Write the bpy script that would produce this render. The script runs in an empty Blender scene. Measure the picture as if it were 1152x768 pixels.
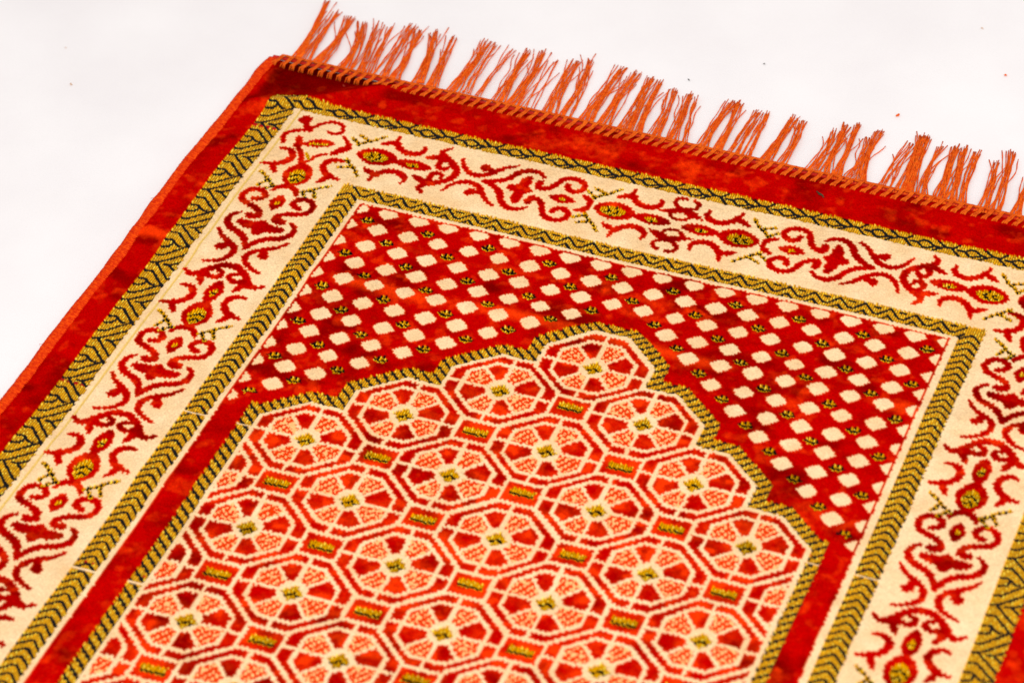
import bpy, math, random
import numpy as np
from mathutils import Matrix, Vector

scene = bpy.context.scene
COL = scene.collection
random.seed(7)
rng = np.random.default_rng(11)

# ------------------------------------------------------------------ camera
ROT = ((0.9216298163071948, -0.22379736004060868, 0.31703820484660095),
       (0.3833686556007784, 0.6518415686040437, -0.6543172344836883),
       (-0.060224211047990306, 0.7245807829899882, 0.6865535181797571))
CAM = Vector((0.49822612, -1.14341901, 1.20815406))
cam_data = bpy.data.cameras.new('camera')
cam = bpy.data.objects.new('camera', cam_data)
COL.objects.link(cam)
cam.matrix_world = Matrix.Translation(CAM) @ Matrix(ROT).to_4x4()
cam_data.sensor_width = 36.0
cam_data.lens = 36.0 * 3000.0 / 1152.0
cam_data.clip_start = 0.05
cam_data.clip_end = 60.0
cam_data.dof.use_dof = True
cam_data.dof.focus_distance = 1.83
cam_data.dof.aperture_fstop = 7.5
scene.camera = cam

# ------------------------------------------------------------------ world and lamps
world = bpy.data.worlds.new('World')
scene.world = world
world.use_nodes = True
bg = world.node_tree.nodes['Background']
bg.inputs['Color'].default_value = (1.0, 0.965, 0.965, 1)
bg.inputs['Strength'].default_value = 0.74


def area(name, loc, target, size, power, color):
    d = bpy.data.lights.new(name, 'AREA')
    d.shape = 'RECTANGLE'
    d.size, d.size_y = size
    d.energy = power
    d.color = color
    o = bpy.data.objects.new(name, d)
    COL.objects.link(o)
    o.location = loc
    o.rotation_euler = (Vector(target) - Vector(loc)).to_track_quat('-Z', 'Y').to_euler()
    return o


area('softbox_lamp', (0.85, -1.6, 2.25), (0.2, 0.1, 0.0), (1.2, 1.2), 66.0, (1.0, 0.96, 0.94))

scene.view_settings.view_transform = 'Standard'
scene.view_settings.look = 'None'
scene.view_settings.exposure = 0.0
scene.view_settings.gamma = 1.0
scene.render.engine = 'CYCLES'
scene.render.film_transparent = False

# ------------------------------------------------------------------ rug coordinates
# (u, v): u across the rug (0 = middle), v down from the fringed end; 1 unit of u is about 49 mm, of v 40 mm
G = np.array([[0.04892252136511379, -0.0005046921803212205, 0.002708885605553603],
              [0.0005235728828990086, -0.03948974632901655, -0.001559064275727825],
              [0.003853605072204921, -0.0002783223375065839, 1.0]])


def to_xy(u, v):
    u = np.asarray(u, float)
    v = np.asarray(v, float)
    w = G[2, 0] * u + G[2, 1] * v + 1.0
    return (G[0, 0] * u + G[0, 1] * v + G[0, 2]) / w, (G[1, 0] * u + G[1, 1] * v + G[1, 2]) / w


def smooth_noise(x, y, seed, octaves=1):
    """value noise on arrays"""
    out = np.zeros(np.broadcast(x, y).shape)
    amp, tot = 1.0, 0.0
    for o in range(octaves):
        r = np.random.default_rng(seed + o * 17)
        tab = r.random((256, 256))
        xs, ys = x * 2 ** o + 31.7 * o, y * 2 ** o + 11.3 * o
        xi, yi = np.floor(xs).astype(int), np.floor(ys).astype(int)
        fx, fy = xs - xi, ys - yi
        fx = fx * fx * (3 - 2 * fx)
        fy = fy * fy * (3 - 2 * fy)
        a = tab[xi % 256, yi % 256]
        b = tab[(xi + 1) % 256, yi % 256]
        c = tab[xi % 256, (yi + 1) % 256]
        d = tab[(xi + 1) % 256, (yi + 1) % 256]
        out = out + amp * ((a * (1 - fx) + b * fx) * (1 - fy) + (c * (1 - fx) + d * fx) * fy)
        tot += amp
        amp *= 0.55
    return out / tot


def sstep(a, b, x):
    t = np.clip((x - a) / (b - a), 0, 1)
    return t * t * (3 - 2 * t)


# ------------------------------------------------------------------ the woven design, knot by knot
CU, CV = 0.0165, 0.020            # mesh step in u and v
U0, U1, V0, V1 = -7.0, 7.0, -5.86, 11.2
NU = int((U1 - U0) / CU) + 1
NV = int((V1 - V0) / CV) + 1
ku = np.arange(NU)
kv = np.arange(NV)
Ug, Vg = np.meshgrid(U0 + ku * CU, V0 + kv * CV, indexing='ij')
colid = (ku // 2)[:, None] + 0 * kv[None, :]
rowid = (kv // 2)[None, :] + 0 * ku[:, None]
# every warp column shifts a little so outlines get the saw teeth of the weave
cj = rng.random(NU)[ku // 2] * 0.016 - 0.008 + np.where((ku // 2) % 2 == 0, 0.008, -0.008)
rj = rng.random(NV)[kv // 2] * 0.020 - 0.010
Ud = U0 + (colid * 0.5 + 0.25) * 2 * CU + 0.5 * (Ug - U0) + rj[None, :] * 0.7
Vd = Vg + cj[:, None]

RED, CREAM, GOLD, BLACK, HATCH, ORANGE = 0, 1, 2, 3, 4, 5
code = np.full((NU, NV), RED, np.int8)
ASP = 1.233
AU = np.abs(Ud)


def window(pts, pad):
    p = np.asarray(pts, float)
    i0 = max(0, int((p[:, 0].min() - pad - U0) / CU) - 2)
    i1 = min(NU, int((p[:, 0].max() + pad - U0) / CU) + 3)
    j0 = max(0, int((p[:, 1].min() - pad - V0) / CV) - 3)
    j1 = min(NV, int((p[:, 1].max() + pad - V0) / CV) + 4)
    if i1 <= i0 or j1 <= j0:
        return None
    return slice(i0, i1), slice(j0, j1)


def dist_poly(u, v, pts):
    best = np.full(u.shape, 9.0)
    tt = np.zeros(u.shape)
    n = len(pts) - 1
    for k in range(n):
        ax, ay = pts[k][0] * ASP, pts[k][1]
        bx, by = pts[k + 1][0] * ASP, pts[k + 1][1]
        dx, dy = bx - ax, by - ay
        L = dx * dx + dy * dy + 1e-12
        t = np.clip(((u * ASP - ax) * dx + (v - ay) * dy) / L, 0, 1)
        d = np.hypot(u * ASP - ax - t * dx, v - ay - t * dy)
        m = d < best
        best = np.where(m, d, best)
        tt = np.where(m, (k + t) / n, tt)
    return best, tt


def spline(pts, n=5):
    if len(pts) < 3:
        return pts
    P = [np.array(p, float) for p in pts]
    P = [2 * P[0] - P[1]] + P + [2 * P[-1] - P[-2]]
    out = []
    for i in range(1, len(P) - 2):
        a, b, c, d = P[i - 1], P[i], P[i + 1], P[i + 2]
        for k in range(n):
            t = k / n
            out.append(0.5 * ((2 * b) + (c - a) * t + (2 * a - 5 * b + 4 * c - d) * t * t + (3 * b - a - 3 * c + d) * t ** 3))
    out.append(P[-2])
    return [tuple(q) for q in out]


def stroke(pts, w, c, taper=(1, 1), smooth=True, only=None):
    if smooth:
        pts = spline(pts)
    win = window(pts, w + 0.1)
    if win is None:
        return
    d, t = dist_poly(Ud[win], Vd[win], pts)
    ww = w * np.minimum(1.0, np.minimum(taper[0] + (1 - taper[0]) * t / 0.3, taper[1] + (1 - taper[1]) * (1 - t) / 0.3))
    m = d < ww
    if only is not None:
        m &= np.isin(code[win], only)
    sub = code[win]
    sub[m] = c


def ellipse(cu, cv, ru, rv, c, p=2.0, only=None):
    win = window([(cu - ru, cv - rv), (cu + ru, cv + rv)], 0.05)
    if win is None:
        return
    m = (np.abs((Ud[win] - cu) / ru) ** p + np.abs((Vd[win] - cv) / rv) ** p) < 1
    if only is not None:
        m &= np.isin(code[win], only)
    sub = code[win]
    sub[m] = c


def polygon(pts, c):
    win = window(pts, 0.02)
    if win is None:
        return
    u, v = Ud[win], Vd[win]
    inside = np.zeros(u.shape, bool)
    n = len(pts)
    for i in range(n):
        x1, y1 = pts[i]
        x2, y2 = pts[(i + 1) % n]
        cond = ((y1 > v) != (y2 > v)) & (u < (x2 - x1) * (v - y1) / (y2 - y1 + 1e-12) + x1)
        inside ^= cond
    sub = code[win]
    sub[inside] = c


# -- big rectangles
outer_gold = (AU < 6.54) & (Vd > -4.89) & ~((AU < 6.13) & (Vd > -4.57))
border = (AU < 6.13) & (Vd > -4.57)
code[outer_gold] = GOLD
code[border] = CREAM
inner_gold = (AU < 4.73) & (Vd > -2.95) & ~((AU < 4.41) & (Vd > -2.62))
code[inner_gold] = GOLD
code[(AU < 4.41) & (Vd > -2.62)] = CREAM
code[(AU < 4.325) & (Vd > -2.53)] = RED

# -- lattice of cream lozenges and gold knots in the spandrels
sp = (AU < 4.325) & (Vd > -2.53) & (Vd < 3.3)
ru = Ud / 0.4537 - 0.5
lu = (ru - np.round(ru)) * 0.4537
rv = (Vd + 2.41) / 0.4435
lv = (rv - np.round(rv)) * 0.4435
k = np.round(rv).astype(int)
wob = (smooth_noise(Ug * 2.5, Vg * 2.5, 3) - 0.5) * 0.03
slv = lv + (Vg - Vd) * .6
los = ((np.abs(lu) / (0.146 + wob)) ** 1.25 + (np.abs(slv) / (0.152 + wob)) ** 1.25 < 1.0) & (Vg > -2.485) & sp & (k >= 0)
# the field starts with a thin red outline
thin = (AU > 4.285) & sp
gu = Ud / 0.4537
gun = np.round(gu).astype(int)
glu = (gu - gun) * 0.4537
gv = (Vd + 2.165) / 0.4435
gvn = np.round(gv).astype(int)
glv = (gv - gvn) * 0.4435
gk = (np.abs(glu) / 0.115 + np.abs(glv) / 0.125 < 1) & (np.abs(glv) < 0.085) & ((gun + gvn) % 2 != 0) & (np.abs(gun) < 10) & sp & (gvn >= 0)
gblack = gk & ((np.abs(glv - 0.02 + np.abs(glu) * 0.35) < 0.024) | ((glv < -.03) & ((ku // 2) % 2 == 0)[:, None]))
code[los & ~thin] = CREAM
code[thin] = RED
code[gk] = GOLD
code[gblack] = BLACK


# -- the arch: octagons stepping down on both sides
def oct_sd(du, dv):
    """distance-like value to the octagon outline (negative inside)"""
    a, b = np.abs(du), np.abs(dv)
    d1 = (a - 0.74) * ASP
    d2 = b - 0.765
    d3 = (a + b - 1.0) / math.hypot(1 / ASP, 1)
    return np.maximum(np.maximum(d1, d2), d3)


arch = np.full(code.shape, 9.0)
for kk in range(0, 4):
    o = oct_sd(AU - kk, Vd - kk)
    below = np.maximum((np.abs(AU - kk) - 0.74) * ASP, kk - Vd)
    arch = np.minimum(arch, np.minimum(o, below))
    if kk < 3:
        fill = np.maximum((np.abs(AU - kk - 0.5) - 0.55) * ASP, kk + 0.55 - Vd)
        arch = np.minimum(arch, fill)
side = np.maximum((AU - 3.74) * ASP, 2.75 - Vd)
arch = np.minimum(arch, side)
near = (np.floor(AU + 0.5) <= 3) & (Vd > AU - 0.5)
ring = arch < 0.30
# clear the lattice motifs that touch the arch, keeping a plain red margin
margin = (arch < 0.46) & sp
code[margin & (AU < 4.285)] = np.where(code[margin & (AU < 4.285)] == CREAM, code[margin & (AU < 4.285)], RED)
lcu = Ud - lu
lcv = Vd - lv


def arch_at(uu, vv):
    au = np.abs(uu)
    r = np.full(au.shape, 9.0)
    for kk in range(0, 4):
        o = oct_sd(au - kk, vv - kk)
        below = np.maximum((np.abs(au - kk) - 0.74) * ASP, kk - vv)
        r = np.minimum(r, np.minimum(o, below))
    return np.minimum(r, np.maximum((au - 3.74) * ASP, 2.75 - vv))


tooclose = (arch_at(lcu, lcv) < 0.44) & sp & (code == CREAM) & (AU < 4.285)
code[tooclose] = RED
code[((AU < 4.325) & (Vd > 2.45) & (AU > 3.7)) & (code == CREAM) & (np.abs(lcu) < 4.2)] = RED
code[(AU < 4.325) & (AU > 3.7) & (Vd > 2.55)] = RED
agold = (arch >= 0.045) & (arch < 0.270)
code[agold] = GOLD
vs = (Vd + np.abs(Ug)) / 0.180
tw = ((vs - np.floor(vs)) < 0.36)
code[agold & tw] = BLACK
code[arch < 0.045] = CREAM

# -- the octagon field
inside = arch < -0.035
best = np.full(code.shape, 9.0)
second = np.full(code.shape, 9.0)
FU = np.zeros(code.shape)
FV = np.zeros(code.shape)
ci = np.round(Ud).astype(int)
for off in (-1, 0, 1):
    iu = ci + off
    # nearest row with the same parity
    rvv = iu % 2 + 2 * np.round((Vd - iu % 2) / 2)
    shift = np.where(iu == 0, 0.035, 0.0)
    du, dv = Ud - iu, Vd - rvv - shift
    d = oct_sd(du, dv)
    m = d < best
    second = np.where(m, best, np.minimum(second, d))
    best = np.where(m, d, best)
    FU = np.where(m, du, FU)
    FV = np.where(m, dv, FV)
LW = 0.031
f = np.full(code.shape, RED, np.int8)
wall = (np.abs(best) < LW) | ((second - best < 2.1 * LW) & (best < LW))
f[wall] = CREAM
a, b = np.abs(FU), np.abs(FV)
inn = np.maximum(np.maximum((a - 0.525) * ASP, b - 0.565), ((a - 0.22) * 0.31 + (b - 0.565) * 0.305) / math.hypot(0.31 / ASP, 0.305))
f[np.abs(inn) < LW] = CREAM
infield = (best < -LW) & ~wall
f[infield & ((np.abs(FU + 0.02) * ASP < 0.028) | (np.abs(FV - 0.0) < 0.028))] = CREAM
pet = inn < -LW
ang = np.arctan2(FV, FU * ASP)
sect = np.floor((ang + np.pi) / (np.pi / 4)).astype(int)
diag = np.minimum(np.abs(FU * ASP - FV), np.abs(FU * ASP + FV)) / 1.414
rad = np.hypot(FU * ASP, FV)
hat = pet & (sect % 2 == 0)
# hatched petals: cream flecks in an orange ground
fl = ((ku // 2)[:, None] * 2 + (kv // 2)[None, :] * 1) % 5
wv = ((((ku // 2)[:, None] + (kv[None, :] // 3)) % 3 == 0) & (rng.random((NU, NV)) > .25)) | (smooth_noise(Ug * 30, Vg * 26, 9) > 0.74)
f[hat] = ORANGE
f[hat & wv] = HATCH
f[pet & (diag < 0.025)] = CREAM
f[pet & ((np.abs(FU) * ASP < 0.026) | (np.abs(FV) < 0.026))] = CREAM
f[rad < 0.235] = CREAM
gc = (np.abs(FU) / 0.15 + np.abs(FV) / 0.165 < 1)
f[gc] = GOLD
f[gc & (np.abs(FV + 0.015 - np.abs(FU - 0.02) * 0.9) < 0.024)] = BLACK
# the holes between four octagons: orange-red box with a gold bar
hole = best > LW
hu = Ud - (np.floor(Ud) + 0.0)
hcu = np.round(Ud)
par = (hcu.astype(int) + 1) % 2
hcv = par + 2 * np.round((Vd - par) / 2)
hdu, hdv = Ud - hcu, Vd - hcv
bar = hole & (np.abs(hdu) < 0.165) & (np.abs(hdv) < 0.075)
f[bar] = GOLD
f[bar & (hdv > 0.01) & (hdv < 0.05)] = BLACK
code[inside] = f[inside]
code[(arch > -0.03) & (arch < 0.045)] = CREAM
hole_m = hole & inside & ~bar & (f == RED)

# -- gold band drawing
def tiled(lines, w, c, only):
    for pts in lines:
        stroke(pts, w, c, smooth=False, only=only)


B = 0.027
KEEP = (Ud, Vd)
Ud, Vd = Ug, Vg + .25 * (Vd - Vg)
G_ = [GOLD]
# outer band across the top: crossing ropes and eyes
for n in range(-1, 18):
    x0 = -5.16 + 0.686 * n
    y0 = -4.755
    for pts in ([(-.21, -.15), (-.04, 0), (.04, .0), (.20, .19)], [(-.21, .14), (-.06, .01), (.07, -.02), (.16, -.15)],
                [(.14, .02), (.23, .01), (.32, .11), (.39, .11), (.50, .03)], [(.23, .01), (.30, -.06), (.38, -.06), (.48, .03), (.55, .04)]):
        q = [(x0 + a_, y0 + b_) for a_, b_ in pts]
        if max(t_[0] for t_ in q) < 6.5 and min(t_[0] for t_ in q) > -6.05:
            stroke(q, B, BLACK, smooth=False, only=G_)
stroke([(-6.45, -4.80), (-6.40, -4.80), (-6.12, -4.55)], B, BLACK, smooth=False, only=G_)
stroke([(-6.40, -4.80), (-6.22, -4.86)], B, BLACK, smooth=False, only=G_)
stroke([(-6.20, -4.72), (-6.12, -4.74), (-6.02, -4.64), (-5.95, -4.65), (-5.86, -4.72)], B, BLACK, smooth=False, only=G_)
stroke([(-6.05, -4.84), (-5.95, -4.82), (-5.86, -4.72), (-5.78, -4.72)], B, BLACK, smooth=False, only=G_)
# outer band down both sides: stepped parquet
LB = [[(.0, 0), (.10, -.05), (.40, -.37)], [(.0, -.20), (.08, -.22), (.16, -.32), (.36, -.55)],
      [(.0, -.40), (.10, -.44), (.12, -.53)], [(.09, 0), (.36, .29), (.42, .28)], [(.18, -.02), (.27, -.04), (.40, -.16)],
      [(.27, -.02), (.40, .09)], [(.0, .21), (.10, .19), (.40, .51)], [(.0, .42), (.09, .40), (.20, .50), (.25, .49)]]
for xo in (-6.53, 6.15):
    for n in range(-4, 14):
        v0 = -1.04 + 0.99 * n
        for pts in LB:
            q = [(xo + a_, v0 + b_) for a_, b_ in pts]
            if min(t_[1] for t_ in q) > -4.62:
                stroke(q, .025, BLACK, smooth=False, only=G_)
# inner band down both sides: chevrons
for n in range(0, 86):
    v0 = -2.74 + 0.1635 * n
    for s in (-1, 1):
        x0 = 4.575 * s
        stroke([(x0 - .155, v0 + .13), (x0 - .02, v0), (x0 + .02, v0), (x0 + .16, v0 + .16)], 0.023, BLACK, smooth=False, only=G_)
# inner band across the top: double zigzag
for n in range(0, 25):
    x0 = -4.575 + 0.3615 * n
    if x0 < 4.3:
        z = [(x0, -2.915), (x0 + .15, -2.735), (x0 + .22, -2.735), (x0 + .3615, -2.915)]
        stroke(z, .024, BLACK, smooth=False, only=G_)
        stroke([(x0 + .14, -2.89), (x0 + .22, -2.89)], B, BLACK, smooth=False, only=G_)
        z2 = [(p_[0], p_[1] + .17) for p_ in z]
        if x0 > -4.4:
            stroke(z2, .024, BLACK, smooth=False, only=G_)

Ud, Vd = KEEP
# -- scrolling border motif; t across from the border's axis, s along it from the crossing
HALF = [
    ('k', [(.34, -1.27), (.25, -1.31), (.22, -1.41), (.32, -1.52), (.46, -1.48), (.52, -1.32), (.47, -1.18), (.35, -1.12), (.22, -1.06), (.14, -.97), (.13, -.88), (.20, -.84)], .040, (1, 1)),
    ('k', [(.13, -.88), (.20, -.85), (.25, -.86)], .052, (1, 1)),
    ('k', [(.0, -1.73), (.08, -1.72), (.14, -1.66), (.18, -1.58)], .042, (.8, .7)),
    ('k', [(.30, -.67), (.18, -.63), (.05, -.62)], .060, (.8, 1)),
    ('k', [(.38, -.88), (.47, -.78), (.48, -.62), (.38, -.48), (.22, -.40), (.11, -.30), (.04, -.17), (.0, -.06)], .046, (.4, .8)),
    ('k', [(.52, -.40), (.42, -.25), (.28, -.14), (.15, -.02), (.10, .12), (.13, .24), (.24, .36), (.42, .44)], .038, (.3, .5)),
    ('k', [(.27, -.12), (.31, .0)], .045, (1, 1)),
    ('k', [(.30, .03), (.335, .05)], .060, (1, 1)),
    ('k', [(.0, .41), (.10, .425), (.21, .51), (.31, .63), (.39, .75), (.49, .79), (.59, .71)], .050, (1, .3)),
    ('k', [(.32, .66), (.23, .73), (.13, .74), (.065, .68), (.08, .60), (.14, .58)], .036, (1, .7)),
    ('k', [(.35, .73), (.30, .84), (.25, .97)], .048, (1, .5)),
    ('k', [(.48, 1.08), (.37, 1.07), (.28, 1.15), (.25, 1.29), (.31, 1.42), (.42, 1.52), (.58, 1.56)], .048, (.5, .6)),
    ('k', [(.42, 1.50), (.40, 1.60), (.33, 1.73)], .046, (1, .4)),
    ('g', [(.19, 2.07), (.29, 1.99), (.37, 1.89), (.53, 1.76)], .036, (1, 1)),
    ('g', [(.35, 1.93), (.43, 2.12)], .036, (1, 1)),
    ('g', [(.21, 2.05), (.33, 2.20)], .036, (1, 1)),
]
SMALL = HALF[7:]


def motif(fn, scale_w=1.5, parts=HALF, centre=True, drops=True, head=True, small=True):
    """fn maps (t, s) to (u, v)"""
    for kind, pts, w, tp in parts:
        for sg in (-1, 1):
            q = [fn(t * sg, s) for t, s in pts]
            if kind == 'k':
                stroke(q, max(w, .043) * scale_w, RED, (max(tp[0], .55), max(tp[1], .55)), only=[CREAM])
            else:
                stroke(q, w, GOLD, tp, only=[CREAM])
                q2 = [fn(t * sg, s) for t, s in pts]
                for i in range(len(q2) - 1):
                    for f_ in (.25, .75):
                        x_ = q2[i][0] * (1 - f_) + q2[i + 1][0] * f_
                        y_ = q2[i][1] * (1 - f_) + q2[i + 1][1] * f_
                        ellipse(x_, y_, .020, .030, BLACK, only=[GOLD])

    def lens(s0, s1, hw, c, p=1.6):
        n = 26
        P = []
        for i in range(n):
            t_ = 2 * math.pi * i / n
            cx, sx = math.cos(t_), math.sin(t_)
            P.append(fn(hw * math.copysign(abs(cx) ** (2 / p), cx), (s0 + s1) / 2 + (s1 - s0) / 2 * math.copysign(abs(sx) ** (2 / p), sx)))
        polygon(P, c)
    if head:
        lens(-1.52, -1.08, .115, RED, 1.4)
        lens(-1.36, -1.25, .035, GOLD)
        polygon([fn(*q) for q in ((-.30, -.70), (-.22, -.75), (-.10, -.74), (0, -.84), (.10, -.74), (.22, -.75), (.30, -.70), (.27, -.60), (.12, -.58), (.05, -.42), (-.05, -.42), (-.12, -.58), (-.27, -.60))], RED)
    if drops:
        if small:
            lens(.78, 1.40, .125, RED, 1.7)
            lens(.99, 1.20, .050, GOLD)
            stroke([fn(-.03, 1.10), fn(.03, 1.08)], .018, BLACK, only=G_)
        lens(1.34, 2.00, .215, RED, 1.75)
        lens(1.50, 1.90, .120, GOLD, 1.7)
        stroke([fn(-.10, 1.68), fn(.0, 1.62), fn(.09, 1.72)], .020, BLACK, smooth=False, only=G_)
        stroke([fn(-.07, 1.80), fn(.0, 1.74), fn(.04, 1.82)], .018, BLACK, smooth=False, only=G_)


def inside_limits(cond):
    return [CREAM]


for sg in (-1, 1):
    cu = 5.425 * sg
    for n in range(0, 4):
        X = -0.785 + 3.755 * n
        motif(lambda t, s, X=X, cu=cu, sg=sg: (cu + t * sg * 1.0, X + s))
    # first run below the corner: hooks, big drop and sprig
    X = -0.785 - 3.755
    hk = [HALF[10], HALF[11]] + HALF[12:]
    motif(lambda t, s, X=X, cu=cu, sg=sg: (cu + t * sg, X + s), parts=hk, head=False, small=False)
    # corner flourish
    def K(p):
        return [(-q[0] * sg * -1 if False else (abs(q[0]) * sg), q[1]) for q in p]
    ellipse(5.87 * sg, -4.33, .105, .125, RED)
    stroke(K([(5.86, -4.30), (5.75, -4.10)]), .065, RED)
    stroke(K([(5.70, -4.08), (5.84, -4.03), (5.97, -3.92), (6.01, -3.80), (5.95, -3.63)]), .052, RED)
    stroke(K([(5.74, -4.08), (5.67, -4.22), (5.56, -4.38), (5.43, -4.44), (5.30, -4.37), (5.26, -4.22), (5.34, -4.12), (5.44, -4.15)]), .048, RED, (1, .8))
    polygon(K([(5.70, -3.68), (5.60, -3.84), (5.45, -3.93), (5.30, -3.92), (5.21, -3.88), (5.30, -3.74), (5.45, -3.66), (5.58, -3.64)]), RED)
    stroke(K([(5.56, -3.75), (5.45, -3.78), (5.34, -3.82)]), .030, GOLD, only=[RED])
    stroke(K([(5.52, -3.74), (5.42, -3.78)]), .016, BLACK, only=G_)
    stroke(K([(5.19, -4.10), (5.07, -3.97), (5.01, -3.84), (5.07, -3.72), (5.19, -3.62)]), .052, RED, (.7, .8))
    stroke(K([(5.77, -3.62), (5.63, -3.50), (5.54, -3.30), (5.48, -3.12)]), .055, RED, (.7, 1))
    stroke(K([(5.48, -3.16), (5.42, -3.30), (5.35, -3.45), (5.24, -3.57)]), .050, RED, (1, .7))
    stroke(K([(5.45, -3.36), (5.52, -3.46)]), .035, GOLD)

# top border
for sg in (-1, 1):
    for X, direc, kw in ((2.955 * sg, sg, {}),):
        motif(lambda t, s, X=X, d=direc: (X + s * .955 * d, -3.785 + t * 1.10))
        # hooks, drops and sprig on the centre side of the scroll heads
        motif(lambda t, s, X=X, d=direc: (X + (s - 3.80) * .955 * d, -3.785 + t * 1.10), parts=SMALL[3:], head=False)
for sv in (-1, 1):
    def R_(p):
        return [((q[0] + .03) * (-sv), -3.785 + (q[1] + .04) * (-sv)) for q in p]
    for pts, w in (([(.02, -.78), (-.16, -.75), (-.22, -.62), (-.12, -.48), (.01, -.46), (.12, -.55), (.13, -.68), (.02, -.72)], .050),):
        pass
    stroke(R_([(-.08, -.74), (-.19, -.70), (-.20, -.58), (-.10, -.48), (.02, -.48), (.13, -.56), (.12, -.68), (.05, -.73)]), .046, RED, only=[CREAM])
    stroke(R_([(-.36, -.30), (-.22, -.38), (-.08, -.44), (.06, -.44), (.18, -.38), (.29, -.28)]), .048, RED, (.5, .5), only=[CREAM])
    stroke(R_([(-.04, -.40), (-.16, -.36), (-.19, -.26), (-.10, -.18), (.02, -.19), (.09, -.28), (.04, -.37), (-.04, -.40)]), .040, RED, only=[CREAM])

# -- weaving faults: a stray cream weft and a stray red weft across the gold bands
for v_ in (3.0, 6.55):
    m = (np.abs(Vg - v_) < 0.016) & np.isin(code, (GOLD, BLACK)) & (AU < 4.8) & (AU > 3.7)
    code[m] = CREAM
    m = (np.abs(Vg - v_ + 0.16) < 0.020) & np.isin(code, (GOLD,)) & ((ku // 2) % 3 == 0)[:, None] & (AU < 4.8) & (AU > 3.7)
    code[m] = RED
for v_ in (-3.93, 2.98):
    m = (np.abs(Vg - v_) < 0.030) & np.isin(code, (GOLD,)) & ((ku // 2) % 3 != 1)[:, None] & (Ud < -6.1)
    code[m] = RED
# ------------------------------------------------------------------ colours per knot
lin = {RED: (.50, .0015, .0006), CREAM: (.83, .59, .325), GOLD: (.66, .305, .0005), BLACK: (.004, .0035, .004), HATCH: (.86, .46, .17), ORANGE: (.72, .040, .002)}
PAL = np.array([lin[i] for i in range(6)])
rgb = PAL[code]
grain = rng.random((NU, NV))
gcol = rng.random(NU)[:, None]
# crushed-nap sheen and shade painted into the red: cloudy orange and deep crimson patches
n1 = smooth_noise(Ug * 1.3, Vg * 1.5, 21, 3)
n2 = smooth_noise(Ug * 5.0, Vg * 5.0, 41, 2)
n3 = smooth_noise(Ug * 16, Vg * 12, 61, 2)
nap_sheen_tint = np.clip(0.30 * sstep(.52, .80, n1) + 0.45 * sstep(.55, .82, n2) + 0.65 * (n3 - .45), 0, 1)
for v_, w_, s_ in ((-.68, .13, 1.0), (-1.75, .10, .28),  (-5.25, .12, .2), (1.9, .12, .25), (4.4, .14, .35)):  # streaks of sheen along the creases, painted into the orange tint
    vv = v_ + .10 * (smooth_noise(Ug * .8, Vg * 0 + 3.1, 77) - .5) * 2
    nap_sheen_tint += s_ * np.exp(-((Vg - vv) / w_) ** 2) * sstep(.3, .6, smooth_noise(Ug * .9, Vg * .5, 78))
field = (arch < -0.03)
nap_sheen_tint = np.where(field, nap_sheen_tint + 0.26 + 0.75 * (n2 - .45), nap_sheen_tint)
nap_sheen_tint = np.where(hole_m, nap_sheen_tint + .25, nap_sheen_tint)
nap_sheen_tint = np.clip((nap_sheen_tint - .16) * 1.15, 0, 1)[..., None] ** 1.25
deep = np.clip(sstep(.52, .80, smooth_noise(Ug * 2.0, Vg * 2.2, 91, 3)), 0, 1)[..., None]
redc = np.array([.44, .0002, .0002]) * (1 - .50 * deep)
redc = redc * (1 - nap_sheen_tint) + np.array([.82, .034, .0015]) * nap_sheen_tint
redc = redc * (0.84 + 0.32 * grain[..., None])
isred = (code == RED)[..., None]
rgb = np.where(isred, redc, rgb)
# light orange halo where red pile meets cream pile
cr = (code == CREAM)
edge = np.zeros(code.shape, bool)
edge[1:, :] |= cr[:-1, :]
edge[:-1, :] |= cr[1:, :]
edge[:, 1:] |= cr[:, :-1]
edge[:, :-1] |= cr[:, 1:]
rgb = np.where(isred & edge[..., None], rgb * .45 + np.array([.80, .10, .02]) * .55, rgb)
iscream = cr[..., None]
cn = smooth_noise(Ug * 3.2, Vg * 3.0, 121, 3)[..., None]
rgb = np.where(iscream, rgb * (1 + .14 * (grain[..., None] - .5)) * (1 - np.array([.14, .30, .48]) * (cn - .38)), rgb)
# gold rayon: each float a little different, dark ochre between floats
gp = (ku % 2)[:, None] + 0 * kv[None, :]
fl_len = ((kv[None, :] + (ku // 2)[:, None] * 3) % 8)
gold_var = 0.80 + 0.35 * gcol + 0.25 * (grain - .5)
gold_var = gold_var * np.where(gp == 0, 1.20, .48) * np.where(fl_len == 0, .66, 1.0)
hi = (fl_len >= 2) & (fl_len <= 4) & (gp == 0) & (grain > .62)  # glints on the shiny floats, painted as bright yellow
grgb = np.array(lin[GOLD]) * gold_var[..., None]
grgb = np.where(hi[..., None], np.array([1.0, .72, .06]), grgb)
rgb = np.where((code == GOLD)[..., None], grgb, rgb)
# the woven-in seam line on the left border
seam = (np.abs(Ug + 6.035) < .014) & cr
rgb = np.where(seam[..., None], np.array([.70, .46, .12]), rgb)
rgb = np.clip(rgb, 0, 1)

# which way the pile leans (x, y): brushed patches catch the light differently
NAPX = (smooth_noise(Ug * 1.1, Vg * 1.2, 601, 3) - .5) * .7
NAPY = (smooth_noise(Ug * 1.3, Vg * 1.4, 611, 3) - .5) * 1.9
NAPY += (smooth_noise(Ug * 6, Vg * 6, 621, 2) - .5) * .9
# ------------------------------------------------------------------ relief
Z = np.zeros((NU, NV))
Zp = 0.0050
isflat = np.isin(code, (GOLD, BLACK))
Z[:] = Zp
Z += (grain - .5) * 0.00034 + (smooth_noise(Ug * 16, Vg * 14, 301, 2) - .5) * 0.0005
hf = np.where(isflat, 1.0, 0.0)
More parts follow.
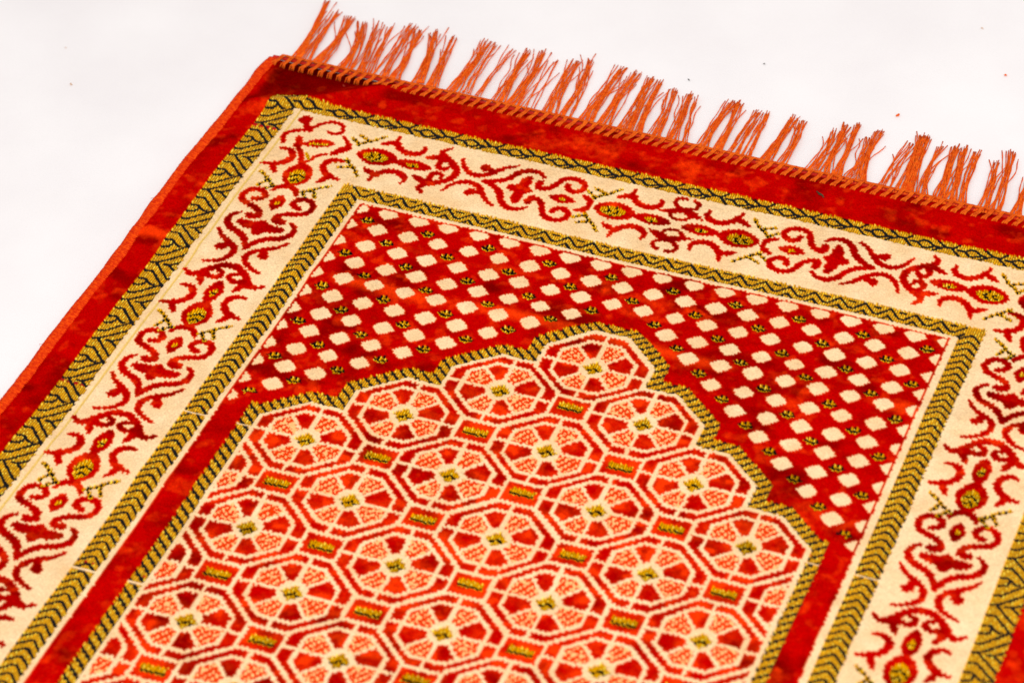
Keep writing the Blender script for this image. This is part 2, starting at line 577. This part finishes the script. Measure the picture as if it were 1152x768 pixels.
# soften the step from pile to flat weave
hs = hf.copy()
for _ in range(1):
    q = hs.copy()
    q[1:-1, 1:-1] = (hs[1:-1, 1:-1] * 2 + hs[:-2, 1:-1] + hs[2:, 1:-1] + hs[1:-1, :-2] + hs[1:-1, 2:]) / 6
    hs = q
Z -= hs * 0.0011
Z += np.where(isflat, np.where(gp == 0, .00022, -.00016) + np.where(fl_len == 0, -.00022, 0) + np.where(code == BLACK, -.00015, 0), 0)
Z = np.where(seam, Z - .0004, Z)
# cream pile stands slightly over the red
Z += np.where(cr, .00012, 0)
# cloth never lies dead flat
Z += (smooth_noise(Ug * .35, Vg * .35, 401, 2) - .5) * 0.0032


def bump(dist, w):
    return np.exp(-(dist / w) ** 2)


# fold across the corner
ax, ay, bx, by = -7.30, -4.20, -4.70, -6.02
nx, ny = -(by - ay), (bx - ax) * 1.0
L = math.hypot(nx * ASP, ny)
tcr = ((Ug - ax) * (bx - ax) + (Vg - ay) * (by - ay)) / ((bx - ax) ** 2 + (by - ay) ** 2)
sag = -.22 * np.sin(np.clip(tcr, 0, 1) * math.pi)
dfold = ((Ug - ax) * nx + (Vg - ay) * ny) / math.hypot(nx, ny) - sag * -1.0
fade = 1 - sstep(.75, 1.05, tcr)
fade = fade * sstep(-6.98, -6.70, Ug)
dfold = dfold + .07
Z += 0.0036 * bump(dfold, .20) * fade * np.where(dfold < 0, bump(dfold, .30), 1)
Z -= 0.0030 * sstep(.02, -.45, dfold) * fade
NAPY += 2.1 * sstep(.05, -.12, dfold) * fade
NAPX -= .9 * sstep(.05, -.12, dfold) * fade
# soft creases running across the rug
for v_, h_, w_ in ((-.68, .0016, .22), (-5.35, .0008, .18), (4.4, .0010, .25)):
    vv = v_ + .10 * (smooth_noise(Ug * .8, Vg * 0 + 3.1, 77) - .5) * 2
    Z += h_ * bump(Vg - vv, w_)
for u0_, v0_, h_, w_ in ((-6.8, -2.6, .0012, .5), (-6.8, 0.8, .0010, .5), (-6.75, 4.0, .0012, .6)):
    Z += h_ * np.exp(-((Ug - u0_) / .35) ** 2 - ((Vg - v0_) / w_) ** 2)
# the edge sinks to the table under the hem
Z -= .0016 * bump(Vg - V0, .14)
Z -= .0012 * (bump(Ug - U0, .10) + bump(Ug - U1, .10))
Z = np.maximum(Z, .0012)

# outline of the cloth wavers a little
WU = Ug - .030 * (np.sin((Vg + 5.9) * .55) + .5 * np.sin((Vg + 5.9) * 1.7 + 1)) * bump(Ug - U0, 1.2)
X, Y = to_xy(WU, Vg)
CAMXY = None

# ------------------------------------------------------------------ materials
def mat_basic(name, color, rough=.8, sheen=0.0, spec=.3):
    m = bpy.data.materials.new(name)
    m.use_nodes = True
    b_ = m.node_tree.nodes['Principled BSDF']
    b_.inputs['Base Color'].default_value = (*color, 1)
    b_.inputs['Roughness'].default_value = rough
    b_.inputs['Sheen Weight'].default_value = sheen
    b_.inputs['Specular IOR Level'].default_value = spec
    return m, m.node_tree, b_


def yarn_material(name, rough, sheen, spec, grain_scale=2600.0, bumpd=.0002):
    m, nt, b_ = mat_basic(name, (.5, .1, .1), rough, sheen, spec)
    at = nt.nodes.new('ShaderNodeAttribute')
    at.attribute_name = 'yarn'
    tc = nt.nodes.new('ShaderNodeTexCoord')
    nz = nt.nodes.new('ShaderNodeTexNoise')
    nz.inputs['Scale'].default_value = grain_scale * .35
    nz.inputs['Detail'].default_value = 3
    nt.links.new(tc.outputs['Object'], nz.inputs['Vector'])
    mp = nt.nodes.new('ShaderNodeMapRange')
    mp.inputs['From Min'].default_value = .3
    mp.inputs['From Max'].default_value = .7
    mp.inputs['To Min'].default_value = .82
    mp.inputs['To Max'].default_value = 1.12
    nt.links.new(nz.outputs['Fac'], mp.inputs['Value'])
    mx = nt.nodes.new('ShaderNodeVectorMath')
    mx.operation = 'SCALE'
    nt.links.new(at.outputs['Color'], mx.inputs[0])
    nt.links.new(mp.outputs['Result'], mx.inputs['Scale'])
    nt.links.new(mx.outputs['Vector'], b_.inputs['Base Color'])
    bp = nt.nodes.new('ShaderNodeBump')
    bp.inputs['Strength'].default_value = .5
    bp.inputs['Distance'].default_value = bumpd
    nt.links.new(nz.outputs['Fac'], bp.inputs['Height'])
    na = nt.nodes.new('ShaderNodeAttribute')
    na.attribute_name = 'nap'
    ad = nt.nodes.new('ShaderNodeVectorMath')
    ad.operation = 'ADD'
    nt.links.new(bp.outputs['Normal'], ad.inputs[0])
    nt.links.new(na.outputs['Vector'], ad.inputs[1])
    nn_ = nt.nodes.new('ShaderNodeVectorMath')
    nn_.operation = 'NORMALIZE'
    nt.links.new(ad.outputs['Vector'], nn_.inputs[0])
    nt.links.new(nn_.outputs['Vector'], b_.inputs['Normal'])
    b_.inputs['Sheen Roughness'].default_value = .45
    return m


M_PILE = yarn_material('velvet_pile', 1.0, .0, .0)
M_GOLD = yarn_material('rayon_flat_weave', .50, .0, .10)
M_BACK, _, _ = mat_basic('woven_backing', (.35, .03, .01), .95)


def orange_yarn(name, base, dark):
    m, nt, b_ = mat_basic(name, base, .85, .0, .08)
    tc = nt.nodes.new('ShaderNodeTexCoord')
    nz = nt.nodes.new('ShaderNodeTexNoise')
    nz.inputs['Scale'].default_value = 420
    nz.inputs['Detail'].default_value = 4
    nt.links.new(tc.outputs['Object'], nz.inputs['Vector'])
    cr_ = nt.nodes.new('ShaderNodeValToRGB')
    cr_.color_ramp.elements[0].position = .32
    cr_.color_ramp.elements[0].color = (*dark, 1)
    cr_.color_ramp.elements[1].position = .62
    cr_.color_ramp.elements[1].color = (*base, 1)
    nt.links.new(nz.outputs['Fac'], cr_.inputs['Fac'])
    nt.links.new(cr_.outputs['Color'], b_.inputs['Base Color'])
    return m


M_FRINGE = orange_yarn('fringe_thread', (.84, .150, .008), (.70, .065, .003))
M_STITCH = orange_yarn('stitch_thread', (.74, .125, .006), (.52, .05, .003))
M_EDGE = orange_yarn('edge_thread', (.80, .075, .002), (.58, .020, .001))
nt = M_EDGE.node_tree
wv_ = nt.nodes.new('ShaderNodeTexWave')
wv_.bands_direction = 'Y'
wv_.inputs['Scale'].default_value = 150
wv_.inputs['Distortion'].default_value = 7
wv_.inputs['Detail'].default_value = 2
wv_.inputs['Detail Scale'].default_value = 1.5
tc = nt.nodes.new('ShaderNodeTexCoord')
nt.links.new(tc.outputs['Object'], wv_.inputs['Vector'])
mxe = nt.nodes.new('ShaderNodeMix')
mxe.data_type = 'RGBA'
mxe.inputs[7].default_value = (.50, .010, .001, 1)
src = nt.nodes['Principled BSDF'].inputs['Base Color'].links[0].from_socket
mre = nt.nodes.new('ShaderNodeMapRange')
mre.inputs['From Min'].default_value = .45
mre.inputs['From Max'].default_value = .05
mre.inputs['To Max'].default_value = .55
nt.links.new(wv_.outputs['Fac'], mre.inputs['Value'])
nt.links.new(mre.outputs['Result'], mxe.inputs[0])
nt.links.new(src, mxe.inputs[6])
nt.links.new(mxe.outputs[2], nt.nodes['Principled BSDF'].inputs['Base Color'])

# ------------------------------------------------------------------ surface
m, nt, b_ = mat_basic('white_surface', (.86, .845, .845), .7, 0, .25)
tc = nt.nodes.new('ShaderNodeTexCoord')
nz = nt.nodes.new('ShaderNodeTexNoise')
nz.inputs['Scale'].default_value = 9
nz.inputs['Detail'].default_value = 8
nt.links.new(tc.outputs['Object'], nz.inputs['Vector'])
cr_ = nt.nodes.new('ShaderNodeValToRGB')
cr_.color_ramp.elements[0].position = .3
cr_.color_ramp.elements[0].color = (.775, .750, .748, 1)
cr_.color_ramp.elements[1].position = .65
cr_.color_ramp.elements[1].color = (.83, .812, .806, 1)
nt.links.new(nz.outputs['Fac'], cr_.inputs['Fac'])
nt.links.new(cr_.outputs['Color'], b_.inputs['Base Color'])
nf = nt.nodes.new('ShaderNodeTexNoise')
nf.inputs['Scale'].default_value = 700
nf.inputs['Detail'].default_value = 4
nt.links.new(tc.outputs['Object'], nf.inputs['Vector'])
bp = nt.nodes.new('ShaderNodeBump')
bp.inputs['Strength'].default_value = .35
bp.inputs['Distance'].default_value = .0006
nt.links.new(nf.outputs['Fac'], bp.inputs['Height'])
nt.links.new(bp.outputs['Normal'], b_.inputs['Normal'])
M_SURF = m
me = bpy.data.meshes.new('ground')
me.from_pydata([(-6, -6, 0), (6, -6, 0), (6, 6, 0), (-6, 6, 0)], [], [(0, 1, 2, 3)])
me.materials.append(M_SURF)
ground = bpy.data.objects.new('white_floor', me)
COL.objects.link(ground)
ground['kind'] = 'structure'

# ------------------------------------------------------------------ the rug
rug = bpy.data.objects.new('prayer_rug', None)
COL.objects.link(rug)
rug['label'] = 'red, cream and gold velvet prayer rug with orange fringe lying on the white floor'
rug['category'] = 'rug'


def part(name, me, parent=rug, label=None):
    o = bpy.data.objects.new(name, me)
    COL.objects.link(o)
    o.parent = parent
    if label:
        o['label'] = label
    return o


def grid_part(name, facemask, mat, label=None):
    """cut the faces of one region out of the woven grid"""
    fi, fj = np.nonzero(facemask)
    idx = lambda i, j: i * NV + j
    quads = np.stack([idx(fi, fj), idx(fi, fj + 1), idx(fi + 1, fj + 1), idx(fi + 1, fj)], 1)
    used, inv = np.unique(quads, return_inverse=True)
    quads = inv.reshape(quads.shape).astype(np.int32)
    co = np.stack([X.ravel()[used], Y.ravel()[used], Z.ravel()[used]], 1).astype(np.float32)
    me = bpy.data.meshes.new(name)
    me.vertices.add(len(co))
    me.vertices.foreach_set('co', co.ravel())
    nf_ = len(quads)
    me.loops.add(nf_ * 4)
    me.loops.foreach_set('vertex_index', quads[:, ::1].ravel())
    me.polygons.add(nf_)
    me.polygons.foreach_set('loop_start', np.arange(0, nf_ * 4, 4, dtype=np.int32))
    me.polygons.foreach_set('use_smooth', np.ones(nf_, bool))
    me.update(calc_edges=True)
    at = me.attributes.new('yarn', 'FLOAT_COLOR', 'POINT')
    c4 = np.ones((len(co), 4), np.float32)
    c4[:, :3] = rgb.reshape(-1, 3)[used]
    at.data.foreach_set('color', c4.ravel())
    an = me.attributes.new('nap', 'FLOAT_VECTOR', 'POINT')
    n3_ = np.zeros((len(co), 3), np.float32)
    n3_[:, 0] = NAPX.ravel()[used]
    n3_[:, 1] = NAPY.ravel()[used]
    if mat is M_GOLD:
        n3_[:] = 0
    else:
        n3_ *= np.where((cr | (code == HATCH) | (code == ORANGE)).ravel()[used], .12, 1.0)[:, None]
    an.data.foreach_set('vector', n3_.ravel())
    me.materials.append(mat)
    return part(name, me, label=label)


def fm(mask):
    return mask[:-1, :-1]


m_out = fm(outer_gold)
m_in = fm(inner_gold)
m_arch = fm(agold)
grid_part('outer_gold_band', m_out, M_GOLD)
grid_part('inner_gold_band', m_in, M_GOLD)
grid_part('arch_outline_band', m_arch, M_GOLD)
rest = ~(m_out | m_in | m_arch)
m_bord = fm((AU < 6.13) & (Vd > -4.57) & ~((AU < 4.73) & (Vd > -2.95))) & rest
m_field = fm(arch < 0.045) & rest
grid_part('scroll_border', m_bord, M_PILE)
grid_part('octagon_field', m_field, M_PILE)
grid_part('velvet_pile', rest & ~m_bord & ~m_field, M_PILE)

# backing under the pile, following the cloth
bi = np.arange(0, NU, 12)
bj = np.arange(0, NV, 12)
if bi[-1] != NU - 1:
    bi = np.append(bi, NU - 1)
if bj[-1] != NV - 1:
    bj = np.append(bj, NV - 1)
nb, mb = len(bi), len(bj)
bx_ = X[np.ix_(bi, bj)]
by_ = Y[np.ix_(bi, bj)]
bz_ = np.maximum(Z[np.ix_(bi, bj)] - .0028, .0008)
verts = [(bx_[i, j], by_[i, j], bz_[i, j]) for i in range(nb) for j in range(mb)]
verts += [(bx_[i, j], by_[i, j], .0003) for i in range(nb) for j in range(mb)]
N1 = nb * mb
faces = []
for i in range(nb - 1):
    for j in range(mb - 1):
        a0 = i * mb + j
        faces.append((a0, a0 + 1, a0 + mb + 1, a0 + mb))
        faces.append((N1 + a0, N1 + a0 + mb, N1 + a0 + mb + 1, N1 + a0 + 1))
for i in range(nb - 1):
    for j in (0, mb - 1):
        a0 = i * mb + j
        faces.append((a0, a0 + mb, N1 + a0 + mb, N1 + a0))
for j in range(mb - 1):
    for i in (0, nb - 1):
        a0 = i * mb + j
        faces.append((a0, a0 + 1, N1 + a0 + 1, N1 + a0))
me = bpy.data.meshes.new('backing')
me.from_pydata(verts, [], faces)
me.materials.append(M_BACK)
part('backing', me)


def z_at(u, v):
    i = np.clip(np.round((np.asarray(u) - U0) / CU).astype(int), 0, NU - 1)
    j = np.clip(np.round((np.asarray(v) - V0) / CV).astype(int), 0, NV - 1)
    return Z[i, j]


def xy_at(u, v):
    uu = np.asarray(u, float)
    vv = np.asarray(v, float)
    return to_xy(uu - .030 * (np.sin((vv + 5.9) * .55) + .5 * np.sin((vv + 5.9) * 1.7 + 1)) * np.exp(-((uu - U0) / 1.2) ** 2), vv)


# ------------------------------------------------------------------ tube helper
class Tubes:
    def __init__(self):
        self.v, self.f = [], []

    def add(self, pts, r, sides=5, r_end=None, flat=1.0):
        pts = [Vector(p) for p in pts]
        base = len(self.v)
        n = len(pts)
        for i, p in enumerate(pts):
            d = (pts[min(i + 1, n - 1)] - pts[max(i - 1, 0)]).normalized()
            a_ = d.cross(Vector((0, 0, 1)))
            if a_.length < 1e-4:
                a_ = Vector((1, 0, 0))
            a_.normalize()
            b2 = d.cross(a_).normalized()
            rr = r if r_end is None else r + (r_end - r) * i / (n - 1)
            for k_ in range(sides):
                t_ = 2 * math.pi * k_ / sides
                self.v.append(p + a_ * (math.cos(t_) * rr) + b2 * (math.sin(t_) * rr * flat))
        for i in range(n - 1):
            for k_ in range(sides):
                q = base + i * sides
                k2 = (k_ + 1) % sides
                self.f.append((q + k_, q + k2, q + sides + k2, q + sides + k_))
        self.f.append(tuple(base + k_ for k_ in range(sides))[::-1])
        self.f.append(tuple(base + (n - 1) * sides + k_ for k_ in range(sides)))

    def mesh(self, name, mat):
        me = bpy.data.meshes.new(name)
        me.from_pydata([tuple(v) for v in self.v], [], self.f)
        me.polygons.foreach_set('use_smooth', [True] * len(me.polygons))
        me.materials.append(mat)
        return me


# ------------------------------------------------------------------ overcast side binding (left and right)
def side_binding(sgn):
    dv = .0075
    nv = int((V1 - V0 + .05) / dv)
    K_ = 11
    vv = V0 - .03 + np.arange(nv) * dv
    ue = np.full(nv, (U0 if sgn < 0 else U1))
    x0_, y0_ = xy_at(ue, vv)
    zz = z_at(ue, vv)
    rad_u = .094 + .014 * (smooth_noise(vv * 2.2, vv * 0, 501) - .5) * 2
    P = np.zeros((nv, K_, 3))
    rs = np.random.default_rng(5 if sgn < 0 else 6)
    phase = np.cumsum(1 + .5 * (rs.random(nv) - .5))
    for k_ in range(K_):
        th = math.pi * (k_ / (K_ - 1))          # 0 = on the pile, pi = under the outer edge
        wave = np.sin(2 * math.pi * phase / 5.0 + th * 1.6)
        rr = 1 + .15 * wave + .05 * (rs.random(nv) - .5)
        du = math.cos(th) * rad_u * (rr if th > .8 else 1) - .004
        bumpz = .0006 * wave + .0002 * (rs.random(nv) - .5)
        if th < math.pi / 2:
            zz_ = zz - .0010 + .0022 * math.sin(th) + bumpz * math.sin(th)
        else:
            zz_ = (zz + .0012 + bumpz) * math.sin(th) ** .6
        xk, yk = xy_at(ue + du * (1 if sgn < 0 else -1), vv)
        P[:, k_, 0], P[:, k_, 1], P[:, k_, 2] = xk, yk, np.maximum(zz_, .0003)
    verts = P.reshape(-1, 3)
    ii, kk_ = np.meshgrid(np.arange(nv - 1), np.arange(K_ - 1), indexing='ij')
    q = (ii * K_ + kk_).ravel()
    fcs = np.stack([q, q + 1, q + K_ + 1, q + K_], 1)
    me = bpy.data.meshes.new('side_binding')
    me.from_pydata([tuple(t_) for t_ in verts], [], [tuple(t_) for t_ in fcs.tolist()])
    me.polygons.foreach_set('use_smooth', [True] * len(me.polygons))
    me.materials.append(M_EDGE)
    o = part('side_binding', me)
    # a few loose thread ends on the binding
    for n_ in range(26):
        T = Tubes()
        v_ = rs.uniform(V0, 8)
        u_ = (U0 if sgn < 0 else U1) + rs.uniform(-.09, .02) * (1 if sgn < 0 else -1)
        a_, b2 = xy_at(u_, v_)
        dx, dy = rs.uniform(-.003, .001) * (1 if sgn < 0 else -1), rs.uniform(-.003, .003)
        T.add([(a_, b2, .0028), (a_ + dx * .5, b2 + dy * .4, .0042), (a_ + dx, b2 + dy, .0040)], .00018, 4)
        part('loose_thread', T.mesh('loose_thread', M_EDGE), parent=o)
    return o


side_binding(-1)
side_binding(1)

# ------------------------------------------------------------------ hem whipstitches
n_st = 0
u_ = -6.93
rs = np.random.default_rng(77)
hem = Tubes()
hp = []
for uu in np.arange(-7.02, 7.03, .03):
    x_, y_ = xy_at(uu, -5.90)
    hp.append((float(x_), float(y_), .0022 + .0003 * math.sin(uu * 9)))
hem.add(hp, .0016, 8, flat=.9)
hem_part = part('hem', hem.mesh('hem', mat_basic('hem_cloth', (.50, .012, .003), .9, .1)[0]))
while u_ < 6.95:
    T = Tubes()
    ln = rs.uniform(.92, 1.12)
    sl = .115 + rs.uniform(-.012, .012)
    for s_ in range(4):
        off = (s_ - 1.5) * .0215
        pts = []
        for t_ in np.linspace(0, 1, 9):
            # from the inner foot over the hem's crest and round the outer edge
            uu = u_ + off + sl * t_ + .012 * math.sin(t_ * 3 + s_)
            vv = -5.67 - (.30 * t_) * ln + (.012 if s_ in (0, 3) else 0)
            x_, y_ = xy_at(uu, vv)
            base = float(z_at(uu, max(vv, V0)))
            zc = max(base, .0036)
            if t_ < .12:
                z_ = base - .0004
            elif vv > -5.86:
                z_ = max(zc, .0048 * sstep(-5.70, -5.88, vv) + 0) + .0009
            else:
                z_ = .0057 - .0047 * sstep(-5.90, -6.02, vv)
            pts.append((float(x_), float(y_), float(z_) + .0001 * s_))
        T.add(pts, .00062, 5)
    # the yarn runs on along the outer edge to the next stitch
    pts = []
    for t_ in np.linspace(0, 1, 7):
        uu = u_ + sl - .01 + .15 * t_
        x_, y_ = xy_at(uu, -5.942 + .02 * math.sin(t_ * math.pi))
        pts.append((float(x_), float(y_), .0038 + .0008 * math.sin(t_ * 3.1)))
    T.add(pts, .00105, 6)
    T.add([(p_[0], p_[1] - .0010, p_[2] + .0007) for p_ in pts], .00050, 5)
    part('stitch', T.mesh('stitch', M_STITCH))
    u_ += .150 + rs.uniform(-.008, .008)
    n_st += 1

# ------------------------------------------------------------------ fringe
FPX = 3000.0


def ray_to_plane(px, py, z):
    """a spot on the photographed floor (1152 x 768 picture) as a place at height z"""
    d = Matrix(ROT) @ Vector(((px - 576) / FPX, -(py - 384) / FPX, -1))
    t_ = (z - CAM.z) / d.z
    return CAM + d * t_


# bundles as (root x, root y, tip x, tip y, threads, spread)
BUNDLES = [
    (330, 63, 368, 3, 16, 1.2), (343, 66, 380, 15, 12, 1.0), (358, 71, 394, 20, 16, 1.2), (385, 78, 408, 26, 18, 1.3),
    (401, 83, 427, 28, 13, 1.1), (416, 85, 441, 30, 7, .8), (427, 86, 463, 29, 12, 1.2), (444, 88, 472, 34, 14, 1.0),
    (471, 93, 489, 37, 16, 1.0), (486, 97, 510, 42, 14, .9), (508, 103, 548, 46, 16, 1.0), (523, 104, 556, 50, 8, .8),
    (536, 107, 578, 56, 6, .7), (560, 113, 592, 59, 18, 1.1), (577, 118, 611, 58, 16, 1.2), (592, 120, 622, 66, 6, 1.2),
    (617, 128, 647, 69, 16, 1.2), (634, 132, 664, 66, 12, 1.0), (657, 136, 699, 78, 18, 1.1), (677, 143, 716, 82, 18, 1.1),
    (699, 149, 733, 88, 15, 1.1), (714, 152, 743, 92, 14, .9), (733, 155, 759, 100, 12, .9), (755, 160, 776, 106, 15, .9),
    (769, 162, 786, 112, 6, .7), (788, 168, 824, 115, 16, 1.0), (803, 172, 832, 116, 12, .8), (822, 175, 853, 126, 12, .8),
    (838, 178, 864, 128, 10, .8), (858, 184, 894, 132, 16, 1.0), (876, 187, 903, 136, 13, .8), (911, 193, 941, 148, 14, 1.0),
    (926, 198, 954, 142, 13, .8), (938, 201, 965, 140, 13, .8), (952, 204, 976, 155, 9, .8), (968, 207, 991, 148, 16, .8),
    (993, 213, 1026, 162, 10, 1.0), (1011, 217, 1036, 153, 18, .9), (1023, 219, 1045, 154, 12, .8), (1036, 223, 1061, 164, 12, .9),
    (1054, 227, 1076, 164, 16, .9), (1068, 230, 1087, 166, 14, .9), (1084, 233, 1101, 172, 12, .8), (1103, 238, 1122, 182, 12, .9),
    (1117, 240, 1140, 172, 12, .9), (1141, 246, 1158, 200, 14, .9), (1163, 250, 1184, 196, 14, 1.0), (1186, 256, 1208, 206, 14, 1.0),
    (1210, 262, 1236, 212, 14, 1.0), (1236, 268, 1262, 216, 14, 1.0)]
rs = np.random.default_rng(123)
for bi_, (rx, ry, tx, ty, nth, spd) in enumerate(BUNDLES):
    T = Tubes()
    root = ray_to_plane(rx, ry + 1.0, .003)
    tip = ray_to_plane(tx, ty, .0015)
    ax_ = (tip - root)
    Lb = ax_.length
    ax_.normalize()
    perp = Vector((-ax_.y, ax_.x, 0)).normalized()
    bend = rs.normal(0, .0012)
    tight = rs.uniform(.55, .85)
    for k_ in range(int(nth * 1.1)):
        r0 = rs.uniform(-1, 1) * .0056 * spd
        r1 = rs.normal(0, .0022) * spd
        rm = (r0 + r1) * .5 * tight + rs.normal(0, .0007)
        ln = 1 + rs.normal(0, .030)
        stray = rs.random() < .16
        if stray:
            r1 += rs.choice((-1, 1)) * rs.uniform(.003, .008)
            ln *= rs.uniform(.75, 1.08)
        h = rs.uniform(.0002, .0030)
        ph = rs.uniform(0, 6.28)
        fr = rs.uniform(3, 7)
        wa = rs.uniform(.0001, .0006) * (2.2 if stray else 1)
        pts = []
        for t_ in np.linspace(0, 1, 13):
            c0 = (1 - t_) ** 2 * r0 + 2 * t_ * (1 - t_) * rm + t_ * t_ * r1
            c0 += wa * math.sin(fr * t_ * 2 + ph) + bend * math.sin(math.pi * t_)
            z_ = .0028 * (1 - t_) ** 2 + h * (4 * t_ * (1 - t_)) * .6 + .0004 + h * t_ * .45
            p_ = root + ax_ * (Lb * ln * t_) + perp * c0
            pts.append((p_.x, p_.y, max(z_, .0004)))
        T.add(pts, rs.uniform(.00029, .00040), 4, r_end=.00026)
        # plied thread: a second strand twined with the first
        tw_ = rs.uniform(0, 6.28)
        pts2 = []
        for i_, p_ in enumerate(pts):
            a_ = i_ * 1.3 + tw_
            pts2.append((p_[0] + perp.x * .00042 * math.cos(a_), p_[1] + perp.y * .00042 * math.cos(a_), p_[2] + .0004 * abs(math.sin(a_))))
        T.add(pts2, .00028, 4, r_end=.00022)
    part('tassel', T.mesh('tassel', M_FRINGE))

# ------------------------------------------------------------------ scraps lying about
def scrap(name, px, py, z, label, cat, mat, segs, r):
    c_ = ray_to_plane(px, py, z)
    T = Tubes()
    for pts in segs:
        T.add([(c_.x + a_, c_.y + b2, z + c2) for a_, b2, c2 in pts], r, 6)
    o = bpy.data.objects.new(name, T.mesh(name, mat))
    COL.objects.link(o)
    o['label'] = label
    o['category'] = cat
    return o


M_DARK, _, _ = mat_basic('dark_lint', (.05, .045, .04), .9)
M_DARK2, _, _ = mat_basic('dark_green_thread', (.06, .04, .015), .9)
scrap('lint', 1010, 130, .0008, 'orange fluff speck on the white floor, the one nearer the fringe', 'lint', M_FRINGE,
      [[(-.001, -.001, 0), (.0002, .0006, .0006), (.001, .0002, 0)], [(-.0006, .0004, 0), (.0004, -.0009, .0007)], [(0, 0, .0003), (.0006, .0014, .0004)]], .0006)
scrap('lint', 1131, 85, .0008, 'tiny orange fluff speck on the white floor at the right edge', 'lint', M_FRINGE,
      [[(-.0007, 0, 0), (.0002, .0004, .0004), (.0009, 0, 0)]], .0006)
scrap('lint', 775, 90, .0006, 'tiny dark grey speck of fluff on the white floor above the fringe', 'lint', M_DARK,
      [[(-.0009, .0006, 0), (0, 0, .0003), (.0007, -.0006, 0)]], .00035)
scrap('thread_scrap', 923, 219, .0058, 'short dark thread scrap caught on the red velvet edge below the fringe', 'thread', M_DARK2,
      [[(-.0035, .0024, 0), (-.001, .0008, .0004), (.001, .0002, .0003), (.003, -.0022, 0)], [(-.0018, .0004, 0), (.0005, -.0006, .0003), (.0022, -.0002, 0)]], .0004)
rs = np.random.default_rng(31)
M_PALE, _, _ = mat_basic('pale_tan_lint', (.62, .40, .26), .9)
for px_, py_, lab_, mt_, r_ in ((80, 95, 'pale tan crumb on the white floor left of the rug corner, the larger of two', M_PALE, .0006),
                                (74, 54, 'tiny brown crumb on the white floor near the upper left corner', M_PALE, .0003),
                                (1105, 32, 'faint tan tuft of fluff on the white floor in the upper right corner', M_PALE, .0004),
                                (860, 72, 'tiny grey dust speck on the white floor above the middle of the fringe', M_DARK, .0003)):
    scrap('lint', px_, py_, .0006, lab_, 'lint', mt_, [[(-.0008, rs.uniform(-.0006, .0006), 0), (0, 0, .0004), (.0007, rs.uniform(-.0006, .0006), 0)]], r_)
print('stitches', n_st, 'verts', NU * NV)
